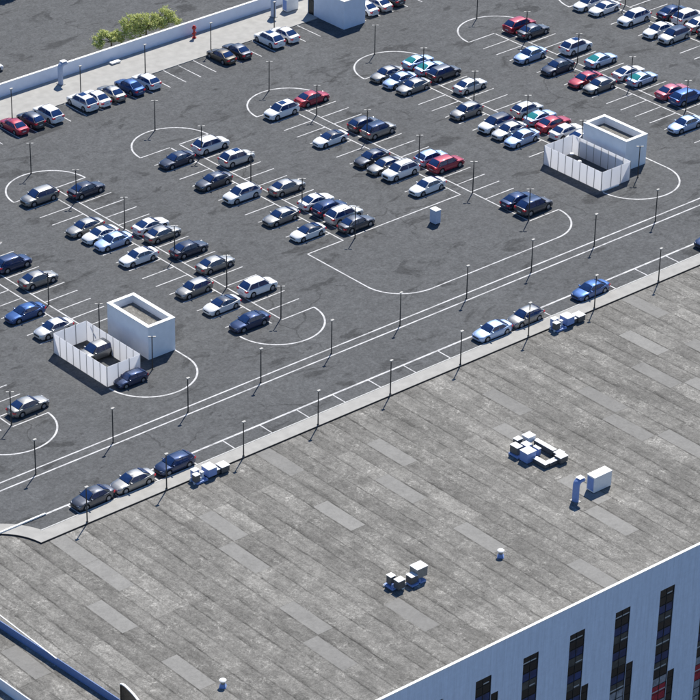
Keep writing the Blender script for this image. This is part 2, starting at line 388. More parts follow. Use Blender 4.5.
bm = bmesh.new(); box(bm, Lx(EY), 150, EY - .01, EY + .30, -.14, 0.0); obj('coping', bm, 'coping', ob)
# facade wall with real openings
P = 6.262; X0 = -49.68; WW = 2.07
opens = []
for k in range(-10, 24):
    x = X0 + P * k
    opens.append((x, x + WW, -34.0, -3.5))
    tb = {0: -14.27, -1: -10.57, -2: -10.57, -3: -14.27, -4: -5.87}.get(k, (-10.57, -14.27, -5.87)[k % 3])
    opens.append((x + WW + .02, x + WW + 1.0, -34.0, tb))
xs = sorted({Lx(EY) + .0, 150.0} | {round(v, 3) for o in opens for v in o[:2] if -106 < v < 150})
zs = sorted({-42.0, -34.0, -1.0, -3.5, -10.57, -14.27, -5.87})
bm = bmesh.new(); cache = {}
def V(x, y, z):
    k = (round(x, 3), round(y, 3), round(z, 3))
    if k not in cache: cache[k] = bm.verts.new((x, y, z))
    return cache[k]
FY = EY + .02; DEP = 0.15
def is_open(xm, zm):
    return any(a < xm < b and c < zm < d for a, b, c, d in opens)
solid = {}
for i in range(len(xs) - 1):
    for j in range(len(zs) - 1):
        xm, zm = (xs[i] + xs[i + 1]) / 2, (zs[j] + zs[j + 1]) / 2
        solid[i, j] = not is_open(xm, zm)
for (i, j), s in solid.items():
    a, b, c, d = xs[i], xs[i + 1], zs[j], zs[j + 1]
    if s: bm.faces.new((V(a, FY, c), V(b, FY, c), V(b, FY, d), V(a, FY, d)))
    else:
        if solid.get((i - 1, j), True): bm.faces.new((V(a, FY, c), V(a, FY, d), V(a, FY + DEP, d), V(a, FY + DEP, c)))
        if solid.get((i + 1, j), True): bm.faces.new((V(b, FY, c), V(b, FY + DEP, c), V(b, FY + DEP, d), V(b, FY, d)))
        if solid.get((i, j + 1), True): bm.faces.new((V(a, FY, d), V(b, FY, d), V(b, FY + DEP, d), V(a, FY + DEP, d)))
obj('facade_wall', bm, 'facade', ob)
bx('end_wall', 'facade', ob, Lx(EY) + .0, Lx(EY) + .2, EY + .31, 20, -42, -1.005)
# windows: each its own frame with panes
rw = random.Random(3)
for (x0, x1, z0, z1) in opens:
    if x0 < -80 or x0 > -20: continue
    wide = x1 - x0 > 1.5
    fr = bmesh.new(); y = FY + DEP - .10
    box(fr, x0, x0 + .06, y, y + .09, z0, z1); box(fr, x1 - .06, x1, y, y + .09, z0, z1)
    if wide: box(fr, (x0 + x1) / 2 - .03, (x0 + x1) / 2 + .03, y, y + .09, z0, z1)
    z = z1
    while z > z0 + .5:
        box(fr, x0 + .06, x1 - .06, y + .005, y + .08, z - .06, z); z -= 1.0 if wide else 3.0
    win = obj('window', fr, 'frame', ob)
    pn = {k: bmesh.new() for k in ('pane', 'pane_sky', 'blind', 'redblind', 'brown')}
    sl = bmesh.new()
    for c in range(2 if wide else 1):
        xa = x0 + .06 + c * (x1 - x0) / 2; xb = (x0 + x1) / 2 - .03 if (wide and c == 0) else x1 - .06
        if c == 1: xa = (x0 + x1) / 2 + .03
        z = z1 - .06; r = 0
        while z > z0 + .6:
            ph = ((-z - 1.2) % 3.05) / 3.05
            depth = -z
            if not wide: key = 'pane'
            elif ph > .72: key = 'brown' if depth > 6 else 'pane'
            elif .35 < ph <= .72 and depth < 12.5: key = 'pane_sky'
            elif depth > 13 and rw.random() < .75: key = 'blind'
            else: key = 'pane'
            if wide and 15.4 < depth + (x0 - X0) * .0 < 16.9 and x0 > -52: key = 'redblind'
            yy = y + .04
            box(pn[key], xa, xb, yy, yy + .01, z - .94, z)
            z -= 1.0; r += 1
    zz = -4.2
    if wide:
        while zz > -30:
            if rw.random() < .8: box(sl, x0 + .06 + (0 if rw.random() < .5 else .95), x1 - .06 - (0 if rw.random() < .6 else .2), y + .025, y + .035, zz - .13, zz)
            zz -= 3.0
    for k, b in pn.items():
        if len(b.faces): obj('sky_pane' if k == 'pane_sky' else ('blind' if 'blind' in k or k == 'brown' else 'pane'), b, k, win)
        else: b.free()
    if len(sl.faces): obj('floor_edge', sl, 'slab', win)
    else: sl.free()
# roof coping at the left end, straight piece
bx('edge_strip', 'coping', ob, -106.74, -106.62, -8.0, 8.9, RZ, RZ + .04)
# lower wing left of the building
lw = empty('lower_wing', (0, 0, 0))
tag(lw, 'lower flat roofed wing with blue side at bottom left corner', 'building')
bm = bmesh.new(); Z2 = -1.0
Lx2 = lambda y: -112.1 - (y + 6.8) * 0.05
prism(bm, [(Lx2(-60), -60), (Lx(-60) - .02, -60), (Lx(20) - .02, 20), (Lx2(20), 20)], -2.0, Z2)
obj('roof', bm, 'felt', lw)
bm = bmesh.new(); poly(bm, [(OX - 37 * PX + .1, -8.5), (OX - 36 * PX - .1, -8.5), (OX - 36 * PX - .1, -2.6), (OX - 37 * PX + .1, -2.6)], Z2 + .004); obj('felt_patch', bm, 'patch', lw)
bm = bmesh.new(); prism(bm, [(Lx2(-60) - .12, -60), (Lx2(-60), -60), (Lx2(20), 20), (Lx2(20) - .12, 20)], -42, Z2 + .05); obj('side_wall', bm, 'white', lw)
# face of the main roof towards the lower wing
bm = bmesh.new(); prism(bm, [(Lx(EY) - .09, EY), (Lx(EY) - .003, EY), (Lx(20) - .003, 20), (Lx(20) - .09, 20)], Z2 + .003, RZ + .02); obj('step_wall', bm, 'stepblue', ob)
lz = empty('lowest_roof', (0, 0, 0)); tag(lz, 'lowest grey roof strip in the extreme bottom left corner', 'building')
bm = bmesh.new(); prism(bm, [(-150, -60), (Lx2(-60) - .14, -60), (Lx2(20) - .14, 20), (-150, 20)], -42, -2.2); obj('roof', bm, 'felt', lz)
# curved dark glass screen with white rim
cs = empty('curved_glass_screen', (-107.3, -18.4, Z2)); cs.location = (0, 0, 0)
tag(cs, 'curved dark glass screen with a white rim at the bottom left edge', 'glass screen')
pts = [(-106.12, -17.44), (-106.02, -17.60), (-105.99, -17.95), (-106.02, -18.33), (-106.09, -18.9), (-106.19, -19.54), (-106.33, -20.2), (-106.5, -20.84), (-106.68, -21.5), (-106.9, -22.26), (-107.4, -23.8)]
bm = bmesh.new(); band(bm, pts, [(x + .06, y) for x, y in pts], Z2, 1.84); obj('glass', bm, 'pane', cs)
bm = bmesh.new(); band(bm, [(x - .02, y) for x, y in pts], [(x + .2, y) for x, y in pts], 1.843, 1.95); obj('rim', bm, 'coping', cs)
# white barrier rail over the bay
br = empty('barrier_rail', (-98, 13.68, 0)); br.location = (0, 0, 0)
tag(br, 'white barrier rail crossing the curved end of the walkway at left edge', 'rail')
bx('beam', 'coping', br, -112, -92.4, 13.50, 13.72, 0.05, 0.19)
for x in (-94.5, -97.0, -100, -104): bx('post', 'coping', br, x, x + .1, 13.56, 13.68, -.2 if x < -97.5 else 0.0, 0.047)

# ------------------------------------------------------------------ boundary wall and what is behind
bw = empty('boundary_wall', (0, 101.7, 0)); bw.location = (0, 0, 0)
tag(bw, 'long white wall with white coping between sidewalk and upper lot', 'wall')
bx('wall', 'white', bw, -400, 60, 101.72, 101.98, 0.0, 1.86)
bx('coping', 'coping', bw, -400, 60, 101.66, 102.04, 1.863, 1.96)

def tree(name, x, y, h, blobs, seed, lm, label, leafn, ls, group=None):
    r = random.Random(seed); t = empty(name, (x, y, 0))
    tag(t, label, 'tree', group)
    bm = bmesh.new()
    def limb(a, b, r0, r1):
        a, b = Vector(a), Vector(b); d = (b - a).normalized(); u = d.orthogonal().normalized(); v = d.cross(u); n = 7
        A = [bm.verts.new(a + (u * math.cos(2 * math.pi * i / n) + v * math.sin(2 * math.pi * i / n)) * r0) for i in range(n)]
        B = [bm.verts.new(b + (u * math.cos(2 * math.pi * i / n) + v * math.sin(2 * math.pi * i / n)) * r1) for i in range(n)]
        for i in range(n): bm.faces.new((A[i], A[(i + 1) % n], B[(i + 1) % n], B[i]))
        bm.faces.new(B)
    limb((0, 0, 0), (0.05, 0, h * .35), .16, .11)
    for (bx_, by_, bz_, br_) in blobs:
        limb((0.05, 0, h * .33), (bx_, by_, bz_), .07, .02)
        for q in range(4):
            a = r.uniform(0, 6.28); limb((bx_ * .7, by_ * .7, h * .33 + (bz_ - h * .33) * .7), (bx_ + br_ * .8 * math.cos(a), by_ + br_ * .8 * math.sin(a), bz_ + r.uniform(-.3, .6) * br_), .03, .01)
    obj('trunk', bm, 'bark', t)
    bm = bmesh.new(); tot = sum(b[3] ** 2 for b in blobs)
    for (bx_, by_, bz_, br_) in blobs:
        ncl = max(6, int(leafn / 16 * br_ ** 2 / tot))
        for c in range(ncl):
            v = Vector((r.gauss(0, 1), r.gauss(0, 1), r.gauss(0, 1))).normalized() * br_ * r.uniform(.45, 1.08)
            cx, cy, cz = bx_ + v.x, by_ + v.y, bz_ + v.z * .9
            for q in range(16):
                p = Vector((cx + r.gauss(0, .16), cy + r.gauss(0, .16), max(.3, cz + r.gauss(0, .13))))
                nrm = Vector((r.gauss(0, .8), r.gauss(0, .8), 1)).normalized(); u = nrm.orthogonal().normalized(); a = r.uniform(0, 6.28)
                u = (Matrix.Rotation(a, 3, nrm) @ u); vv = nrm.cross(u); s = ls * r.uniform(.7, 1.3)
                bm.faces.new([bm.verts.new(p + u * s), bm.verts.new(p + vv * s * .6), bm.verts.new(p - u * s), bm.verts.new(p - vv * s * .6)])
    obj('crown', bm, lm, t, smooth='keep')
    return t
tree('street_tree', -15.6, 104.6, 3.9, [(-2.1, 0, 1.7, .8), (-1.4, .2, 2.8, .6), (.3, -.2, 1.9, .7), (-.4, .1, 2.5, .5), (1.6, .1, 1.5, .7), (.9, 0, 2.2, .5), (-2.6, 0, 2.5, .4)], 2, 'leaf', 'small sparse light green tree behind the wall, left of the larger one', 2600, .13, 'trees behind the wall')
tree('street_tree', -9.6, 104.6, 4.6, [(-3.8, 0, 3.6, .6), (-2.4, .2, 3.3, 1.0), (-.9, 0, 3.2, .9), (.7, -.2, 2.3, 1.1), (2.2, 0, 2.2, 1.0), (3.3, .1, 3.3, .7), (4.4, 0, 2.0, .9), (-2.9, -.1, 2.0, 1.1), (-1.0, .1, 1.7, 1.1), (2.9, 0, 1.5, .9), (3.9, .1, 2.7, .6), (1.5, 0, 3.0, .6), (-1.7, 0, 3.9, .45), (-3.3, 0, 2.8, .6), (.2, 0, 3.5, .45), (5.1, 0, 1.4, .7)], 5, 'leaf', 'wide sparse light green tree behind the wall, right of the smaller one', 7600, .12, 'trees behind the wall')
tree('dense_tree', -13.6, 131.8, 6.0, [(0, 0, 4.2, 2.2), (-1.2, -.8, 3.6, 1.6), (1.2, .8, 3.7, 1.6), (0, 0, 5.2, 1.4)], 9, 'leafd', 'dense dark tree whose shadow lies on the asphalt at top left', 14000, .2)

# ------------------------------------------------------------------ stair blocks (white boxes with a sunken roof)
def stair_block(x0, x1, y0, y1, h, label, door=False):
    t = empty('stair_block', ((x0 + x1) / 2, y0, 0)); tag(t, label, 'stair block', 'white stair blocks on the deck'); t.location = (0, 0, 0)
    bm = bmesh.new(); k = .42; z1 = h - .14
    dy0, dy1, dz = y1 - 1.4, y1 - .15, 2.35
    if door:   # the -X wall with a doorway
        box(bm, x0, x0 + k, y0 + k, dy0, 0, z1); box(bm, x0, x0 + k, dy0, dy1, dz, z1); box(bm, x0, x0 + k, dy1, y1 - k + .3, 0, z1)
        box(bm, x0, x1, y0, y0 + k - .003, 0, z1)
        box(bm, x1 - k, x1, y0 + k, y1 - .003, 0, z1); box(bm, x0 + k + .003, x1 - k - .003, y1 - k, y1, 0, z1)
    else:
        box(bm, x0, x0 + k, y0 + k + .003, y1 - k - .003, 0, z1); box(bm, x1 - k, x1, y0 + k + .003, y1 - k - .003, 0, z1)
        box(bm, x0, x1, y0, y0 + k, 0, z1); box(bm, x0, x1, y1 - k, y1, 0, z1)
    obj('wall', bm, 'white' if door else 'render', t)  # door block takes the bluer white, its shade painted into the colour
    bm = bmesh.new(); k2 = k + .03; o = .04; za, zb = h - .137, h
    box(bm, x0 - o, x1 + o, y0 - o, y0 + k2, za, zb); box(bm, x0 - o, x1 + o, y1 - k2, y1 + o, za, zb)
    box(bm, x0 - o, x0 + k2, y0 + k2 + .001, y1 - k2 - .001, za, zb); box(bm, x1 - k2, x1 + o, y0 + k2 + .001, y1 - k2 - .001, za, zb)
    obj('coping', bm, 'coping', t)
    bx('roof', 'felt', t, x0 + k + .004, x1 - k - .004, y0 + k + .004, y1 - k - .004, h - 1.2, h - .95)
    if door:
        d = bx('door', 'frame', t, x0 + .1, x0 + .16, dy0 + .005, dy1 - .005, 0.1, dz)
        bx('glass', 'brown', d, x0 + .07, x0 + .098, dy0 + .15, dy1 - .15, 0.5, dz - .25)
    return t
stair_block(-64.30, -60.50, 32.68, 40.35, 4.15, 'white stair block right of the fenced enclosure at lower left')
stair_block(10.65, 14.32, 32.85, 40.35, 4.1, 'white stair block right of the fenced enclosure at upper right')
stair_block(13.2, 17.05, 89.35, 97.2, 4.15, 'white stair block with dark door beside the sidewalk at top centre', True)

# ------------------------------------------------------------------ fenced enclosures of pale translucent panels
def fence(x0, x1, y0, y1, h, label, nl=8, ns=3, plinth=False):
    t = empty('fence_enclosure', (0, 0, 0)); tag(t, label, 'fence', 'panel fence enclosures')
    def side(a, b, n):
        a, b = Vector(a), Vector(b); d = (b - a) / n; u = d.normalized(); nn = Vector((-u.y, u.x)) * .02
        for i in range(n):
            p = a + d * i + u * .035; q = a + d * (i + 1) - u * .035
            bm = bmesh.new(); prism(bm, [tuple(p - nn), tuple(q - nn), tuple(q + nn), tuple(p + nn)], .04, h - .03 ); obj('panel', bm, 'panel', t)
            bm = bmesh.new(); c = a + d * i; box(bm, c.x - .032, c.x + .032, c.y - .032, c.y + .032, 0, h); obj('post', bm, 'duct', t)
    side((x0, y1), (x0, y0), nl); side((x0, y0), (x1, y0), ns); side((x1, y0), (x1, y1), nl); side((x1, y1), (x0, y1), ns)
    if plinth: bx('plinth', 'coping', t, x0 + .1, x0 + 2.9, y0 - .22, y0 - .045, 0, .12)
    return t
fence(-71.6, -66.95, 30.72, 40.80, 2.58, 'pale panel fence enclosure with a car parked inside at left')
fence(4.5, 9.4, 30.75, 40.85, 2.62, 'pale panel fence enclosure without a car at upper right', plinth=True)

# ------------------------------------------------------------------ lamp posts
def lamp_row():
    t = empty('lamp_post', (0, 0, 0))
    bm = bmesh.new(); cyl(bm, 0, 0, 0.06, 4.12, .075, .055, 10); obj('pole', bm, 'pole', t, smooth=40)
    bm = bmesh.new(); cyl(bm, 0, 0, 0, .06, .14, .14, 12); obj('base', bm, 'pole', t)
    bm = bmesh.new(); box(bm, -.4, .4, -.03, .03, 4.12, 4.16); o = obj('crossarm', bm, 'pole', t); o.rotation_euler = (0, 0, math.radians(-38))
    for s in (-1, 1):
        bm = bmesh.new(); box(bm, s * .28 - .16, s * .28 + .16, -.10, .10, 4.165, 4.23); o = obj('lamp_head', bm, 'lamp', t, .02); o.rotation_euler = (0, 0, math.radians(-38))
    return t
def lamp_single():
    t = empty('lamp_post', (0, 0, 0))
    bm = bmesh.new(); cyl(bm, 0, 0, 0.06, 4.16, .075, .055, 10); obj('pole', bm, 'pole', t, smooth=40)
    bm = bmesh.new(); cyl(bm, 0, 0, 0, .06, .14, .14, 12); obj('base', bm, 'pole', t)
    bm = bmesh.new(); box(bm, -.16, .26, -.14, .14, 4.165, 4.28); obj('lamp_head', bm, 'lamp', t, .03)
    return t
protoA, protoB = lamp_row(), lamp_single(); usedA = usedB = False
ORD = ['first', 'second', 'third', 'fourth', 'fifth', 'sixth', 'seventh', 'eighth', 'ninth', 'tenth', 'eleventh', 'twelfth', 'thirteenth']
firstA = []; firstB = []
def put(proto, flag, x, y, z, label, group):
    if not flag: flag.append(1); o = proto
    else: o = copy_tree(proto)
    o.location = (x, y, z); tag(o, label, 'lamp post', group)
    return o
def mx(x, y):      # inside the picture?
    d = Vector((x, y, 2)) - M.translation; k = 153.369 / 36 * 700 / d.dot(F_)
    return 57.47 + d.dot(R_) * k, 501.3 - d.dot(U_) * k
n = 0
for k in range(0, 14):
    x = -88.5 + 10.25 * k; u, v = mx(x, 20.95)
    if -10 < u < 712:
        put(protoB, firstB, x, 20.95 if False else 20.79, 0, 'lamp post between the double white road lines, %s from the left' % ORD[n], 'lamp posts along the double road line'); n += 1
n = 0
for k in range(0, 14):
    x = -89.95 + 10.355 * k; u, v = mx(x, 9.6)
    if -10 < u < 712:
        put(protoB, firstB, x, 9.66, 0.05, 'lamp post at the walkway edge beside the felt roof, %s from the left' % ORD[n], 'lamp posts along the walkway'); n += 1
n = 0
for x in (-38.9, -27.7, -16.9, -5.6, 5.6):
    put(protoB, firstB, x, 95.25, 0.1, 'lamp post on the sidewalk by the long wall, %s from the left' % ORD[n], 'lamp posts on the sidewalk'); n += 1
RN = {'M': 'first', '0': 'second', '1': 'third', '2': 'fourth', '3': 'fifth', '4': 'sixth', '5': 'seventh', '6': 'eighth', '7': 'ninth'}
for k, c in ROW.items():
    n = 0
    for q in range(6):
        y = 80.35 - 9.93 * q
        if k == '2' and q == 5: continue
        u, v = mx(c + .8, y)
        if -8 < u < 708 and -18 < v < 710:
            put(protoA, firstA, c + (.95 if q == 0 else .8), y, 0, 'twin headed lamp post, %s from the top in the %s parking row from left' % (ORD[n], RN[k]), 'twin headed lamp posts between parked cars'); n += 1

# ------------------------------------------------------------------ cars
def loft(bm, secs, close=True):
    rings = []
    for s in secs: rings.append([bm.verts.new(p) for p in s])
    n = len(rings[0])
    for a, b in zip(rings, rings[1:]):
        for i in range(n): bm.faces.new((a[i], a[(i + 1) % n], b[(i + 1) % n], b[i]))
    bm.faces.new(rings[0][::-1]); bm.faces.new(rings[-1])
CARS = {
 #        L     W    belt stations (x, top z) ...                     cabin: cowl, roofF, roofR, rearbase ; z belt, roof ; widths
 'sedan': dict(L=4.62, W=1.80, hood=[(-2.31, .66, .70), (-2.24, .90, .80), (-2.0, .96, .9), (-1.55, .97, .97), (-.9, .93, 1), (0, .91, 1), (.85, .90, 1), (1.25, .86, .99), (1.75, .78, .95), (2.12, .70, .86), (2.27, .62, .74), (2.31, .52, .64)], cab=(1.02, .28, -.95, -1.72), zb=.90, zr=1.40, zrear=.97),
 'coupe': dict(L=4.45, W=1.82, hood=[(-2.22, .64, .70), (-2.16, .86, .82), (-1.9, .92, .92), (-1.5, .92, .99), (-.9, .88, 1), (0, .86, 1), (.8, .85, 1), (1.2, .82, 1), (1.7, .75, .96), (2.02, .67, .86), (2.18, .58, .73), (2.22, .50, .62)], cab=(.95, .15, -.75, -1.72), zb=.85, zr=1.29, zrear=.92),
 'hatch': dict(L=4.30, W=1.78, hood=[(-2.15, .68, .76), (-2.10, .98, .85), (-1.9, 1.0, .94), (-1.5, .98, .99), (-.8, .94, 1), (0, .92, 1), (.85, .91, 1), (1.2, .88, .99), (1.65, .80, .95), (1.98, .71, .86), (2.12, .62, .74), (2.15, .52, .64)], cab=(1.0, .30, -1.35, -1.98), zb=.91, zr=1.46, zrear=1.0),
 'suv': dict(L=4.60, W=1.88, hood=[(-2.30, .72, .80), (-2.26, 1.04, .88), (-2.05, 1.06, .96), (-1.5, 1.05, .99), (-.8, 1.03, 1), (0, 1.01, 1), (.9, 1.01, 1), (1.25, .99, 1), (1.75, .92, .96), (2.12, .82, .89), (2.26, .70, .80), (2.30, .58, .70)], cab=(1.18, .42, -1.45, -2.12), zb=.99, zr=1.62, zrear=1.05),
}
def make_car(kind, opts):
    d = CARS[kind]; L, Wd = d['L'], d['W']; hw = Wd / 2; R = .36 if kind == 'suv' else .325
    wx = (-L * .295, L * .30); zl = .24 if kind == 'suv' else .19; AR = R + .06
    t = empty('parked_car', (0, 0, 0))
    H = d['hood']
    def interp(x, k):
        for a, b in zip(H, H[1:]):
            if a[0] <= x <= b[0]:
                f = (x - a[0]) / (b[0] - a[0]); return a[k] + (b[k] - a[k]) * f
        return H[-1][k] if x > 0 else H[0][k]
    st = {}
    for h in H: st[round(h[0], 3)] = zl + (.12 if abs(h[0]) > L / 2 - .15 else 0)
    for w_ in wx:
        for h in list(st):
            if abs(h - w_) < AR + .05: del st[h]
        for a in range(0, 181, 30):
            x = w_ + AR * math.cos(math.radians(a)); st[round(x, 3)] = R + AR * math.sin(math.radians(a))
        for s in (-1, 1): st[round(w_ + s * (AR + .012), 3)] = zl
    secs = []
    for x in sorted(st):
        zt = interp(x, 1); wf = interp(x, 2); w0 = hw * wf; zb = st[x]; zs = max(zb + .02, min(.46, zt - .2)); zm = max(zs + .02, zt - .22)
        half = [(0, zl + .03), (w0 * .78, max(zl + .03, zb - .0) if zb > zl + .15 else zl + .02), (w0 * .965, zb), (w0, zs), (w0 * .995, zm), (w0 * .955, zt - .05), (w0 * .84, zt), (w0 * .45, zt + .022)]
        ring = [(x, y, z) for y, z in half] + [(x, 0, zt + .03)] + [(x, -y, z) for y, z in reversed(half[1:])]
        secs.append(ring)
    bm = bmesh.new(); loft(bm, secs)
    body = obj('body', bm, 'paint', t, smooth=38)
    # cabin shell (painted roof and pillars)
    c0, c1, c2, c3 = d['cab']; zb, zr, zq = d['zb'] - .03, d['zr'], d['zrear'] - .02
    wb = hw * .89; wt = hw * .70
    def ring(x, zbase, ztop, top=1.0):
        f = (ztop - zbase) / (zr - d['zb']); wtt = wb + (wt - wb) * min(1, f)
        q = [(wb, zbase), (wtt + (wb - wtt) * .06, ztop - .05 * min(1, f)), (wtt * .90, ztop - .008), (wtt * .45, ztop + .02 * f), (0, ztop + .028 * f)]
        return [(x, y, z) for y, z in q] + [(x, -y, z) for y, z in reversed(q[:-1])]
    secs = [ring(c3, zq, zq + .02), ring((c3 + c2) / 2, zb, (zq + zr) / 2 - .01), ring(c2, zb, zr - .055), ring((c1 + c2) / 2, zb, zr), ring(c1, zb, zr - .03), ring((c0 + c1) / 2, zb, (zb + zr) / 2 + .0), ring(c0, zb, zb + .04)]
    bm = bmesh.new(); loft(bm, secs); obj('roof', bm, 'paint', t, smooth=30)
    # glass
    def screen(name, xa, za, xb, zb_, m, ins=.07):
        # from base (xa, za) to top (xb, zb_), curved across
        b = bmesh.new(); rows = []
        out = .04 if xa > xb else -.05
        for k in range(4):
            f = .06 + .88 * k / 3
            x = xa + (xb - xa) * f + (.03 if xa > xb else -.03) * math.sin(f * math.pi); z = za + (zb_ - za) * f + .02 * math.sin(f * math.pi)
            wv = (wb + (wt - wb) * f) - ins
            rows.append([b.verts.new((x - (abs(s) ** 2) * .02 * (1 if xa > xb else -1) + out, s * wv, z + .03 + .025 * (1 - s * s) * f)) for s in (-1, -.6, -.2, .2, .6, 1)])
        for A, B in zip(rows, rows[1:]):
            for i in range(5): b.faces.new((A[i], A[i + 1], B[i + 1], B[i]))
        r = bmesh.ops.extrude_face_region(b, geom=b.faces[:]); 
        bmesh.ops.translate(b, verts=[v for v in r['geom'] if isinstance(v, bmesh.types.BMVert)], vec=(-out * .9, 0, -.02))
        return obj(name, b, m, t, smooth=35)
    screen('windshield', c0, zb + .03, c1, zr - .03, 'glass')
    screen('rear_window', c3, zq + .02, c2, zr - .03, opts.get('rear', 'glass'), .10)
    for s in (-1, 1):
        b = bmesh.new(); H1 = zr - .085; H0 = d['zb'] + .035
        fr = lambda z: (z - zb) / (zr - zb)
        ya = lambda z: s * (wb + (wt * 1.0 - wb) * min(1, fr(z)) + .022)
        xf0 = c0 - .16; xf1 = c1 - .05; xr1 = c2 + .03; xr0 = c3 + (.42 if kind in ('sedan', 'coupe') else .22)
        mid = (c1 + c2) / 2 + .02
        for (a0, a1, b0, b1) in ((xf0, xf1, mid + .035, mid + .035), (mid - .035, mid - .035, xr0, xr1)):
            lo = [b.verts.new((a0, ya(H0), H0)), b.verts.new((b0, ya(H0), H0))]; hi = [b.verts.new((a1, ya(H1), H1)), b.verts.new((b1, ya(H1), H1))]
            f1 = b.faces.new((lo[0], lo[1], hi[1], hi[0]))
            q = [b.verts.new((v.co.x, v.co.y - s * .03, v.co.z)) for v in (lo[0], lo[1], hi[1], hi[0])]
            b.faces.new(q[::-1])
            vs = [lo[0], lo[1], hi[1], hi[0]]
            for i in range(4): b.faces.new((vs[i], q[i], q[(i + 1) % 4], vs[(i + 1) % 4]))
        obj('side_window', b, 'glass', t)
    # wheels
    for w_ in wx:
        for s in (-1, 1):
            b = bmesh.new(); n = 20; y1 = s * (hw - .015); y0 = s * (hw - .235)
            prof = [(R - .03, y0), (R, y0 + s * .03), (R, y1 - s * .03), (R - .03, y1), (R * .68, y1)]
            rings = [[b.verts.new((r_ * math.cos(2 * math.pi * i / n), y, r_ * math.sin(2 * math.pi * i / n))) for i in range(n)] for r_, y in prof]
            for A, B in zip(rings, rings[1:]):
                for i in range(n): b.faces.new((A[i], A[(i + 1) % n], B[(i + 1) % n], B[i]))
            b.faces.new(rings[0][::-1]); b.faces.new(rings[-1])
            wo = obj('wheel', b, 'tyre', t, smooth=40); wo.location = (w_, 0, R)
            b = bmesh.new(); yy = y1 + s * .006
            for i in range(10):
                a = 2 * math.pi * i / 10; a2 = a + .40
                P_ = [(R * .14 * math.cos(a), R * .14 * math.sin(a)), (R * .66 * math.cos(a - .04), R * .66 * math.sin(a - .04)), (R * .66 * math.cos(a2), R * .66 * math.sin(a2)), (R * .14 * math.cos(a2), R * .14 * math.sin(a2))]
                A = [b.verts.new((p, yy, q)) for p, q in P_]; B = [b.verts.new((p, yy - s * .004, q)) for p, q in P_]
                b.faces.new(A); b.faces.new(B[::-1])
                for j in range(4): b.faces.new((A[j], A[(j + 1) % 4], B[(j + 1) % 4], B[j]))
            c_ = [b.verts.new((R * .15 * math.cos(2 * math.pi * i / 12), yy + s * .004, R * .15 * math.sin(2 * math.pi * i / 12))) for i in range(12)]; b.faces.new(c_)
            obj('rim', b, 'rim', wo)
    # lights
    zf = interp(L / 2 - .12, 1); zk = interp(-L / 2 + .05, 1)
    for s in (-1, 1):
        b = bmesh.new(); wv = hw * interp(L / 2 - .14, 2); x_ = L / 2 - .155
        P_ = [(x_ + .145, s * wv * .52, zf - .13), (x_ + .02, s * (wv + .012), zf - .13), (x_ - .14, s * (wv + .05), zf - .05), (x_ - .16, s * (wv - .02), zf + .045), (x_ + .05, s * wv * .80, zf + .03), (x_ + .125, s * wv * .55, zf - .02)]
        A = [b.verts.new(p) for p in P_]; B = [b.verts.new((p[0] - .08, p[1] * .93, p[2] - .03)) for p in P_]
        b.faces.new(A); b.faces.new(B[::-1])
        for i in range(6): b.faces.new((A[i], A[(i + 1) % 6], B[(i + 1) % 6], B[i]))
        obj('headlight', b, 'head', t)
        wv = hw * interp(-L / 2 + .06, 2); x_ = -L / 2
        b = bmesh.new(); box(b, x_ - .015, x_ + .13, min(s * wv * .62, s * (wv + .012)), max(s * wv * .62, s * (wv + .012)), zk - .24, zk - .06)
        box(b, x_ + .1, x_ + .26, min(s * wv * .9, s * (hw * interp(x_ + .2, 2) + .008)), max(s * wv * .9, s * (hw * interp(x_ + .2, 2) + .008)), zk - .22, zk - .07)
        obj('taillight', b, 'tail', t)
        b = bmesh.new(); xm = c0 - .28; box(b, xm - .06, xm + .08, min(s * (wb), s * (hw + .13)), max(s * wb, s * (hw + .13)), zb + .06, zb + .17)
        obj('mirror', b, 'paint', t, .02)
    b = bmesh.new(); g = hw * .48; box(b, L / 2 - .10, L / 2 + .006, -g, g, .40, zf - .10); obj('grille', b, 'grille', t)
    b = bmesh.new(); box(b, -L / 2 - .014, -L / 2 + .1, -.26, .26, .52, .64); obj('rear_plate', b, 'plate', t)
    if opts.get('sunroof'):
        b = bmesh.new(); box(b, c1 - .95, c1 - .12, -wt * .62, wt * .62, zr - .01, zr + .045); obj('sunroof', b, 'glass', t, .01)
    if kind == 'suv' and opts.get('rails'):
        for s in (-1, 1):
            b = bmesh.new(); box(b, c2 + .1, c1 - .1, s * wt * .86 - .02, s * wt * .86 + .02, zr + .01, zr + .06); obj('roof_rail', b, 'rim', t)
    return t
protos = {}
COLR = {'white': (.78, .78, .77), 'silver': (.56, .57, .58), 'silver blue': (.36, .48, .70), 'grey': (.255, .26, .265), 'dark grey': (.085, .093, .115),
        'black': (.020, .032, .065), 'navy': (.017, .036, .10), 'blue': (.03, .085, .25), 'red': (.33, .015, .045), 'bronze': (.09, .08, .065), 'pink red': (.42, .09, .14)}  # black has the blue of reflected sky painted into its base
TN = {'sedan': 'sedan', 'coupe': 'coupe', 'hatch': 'hatchback', 'suv': 'SUV'}
rc = random.Random(11)
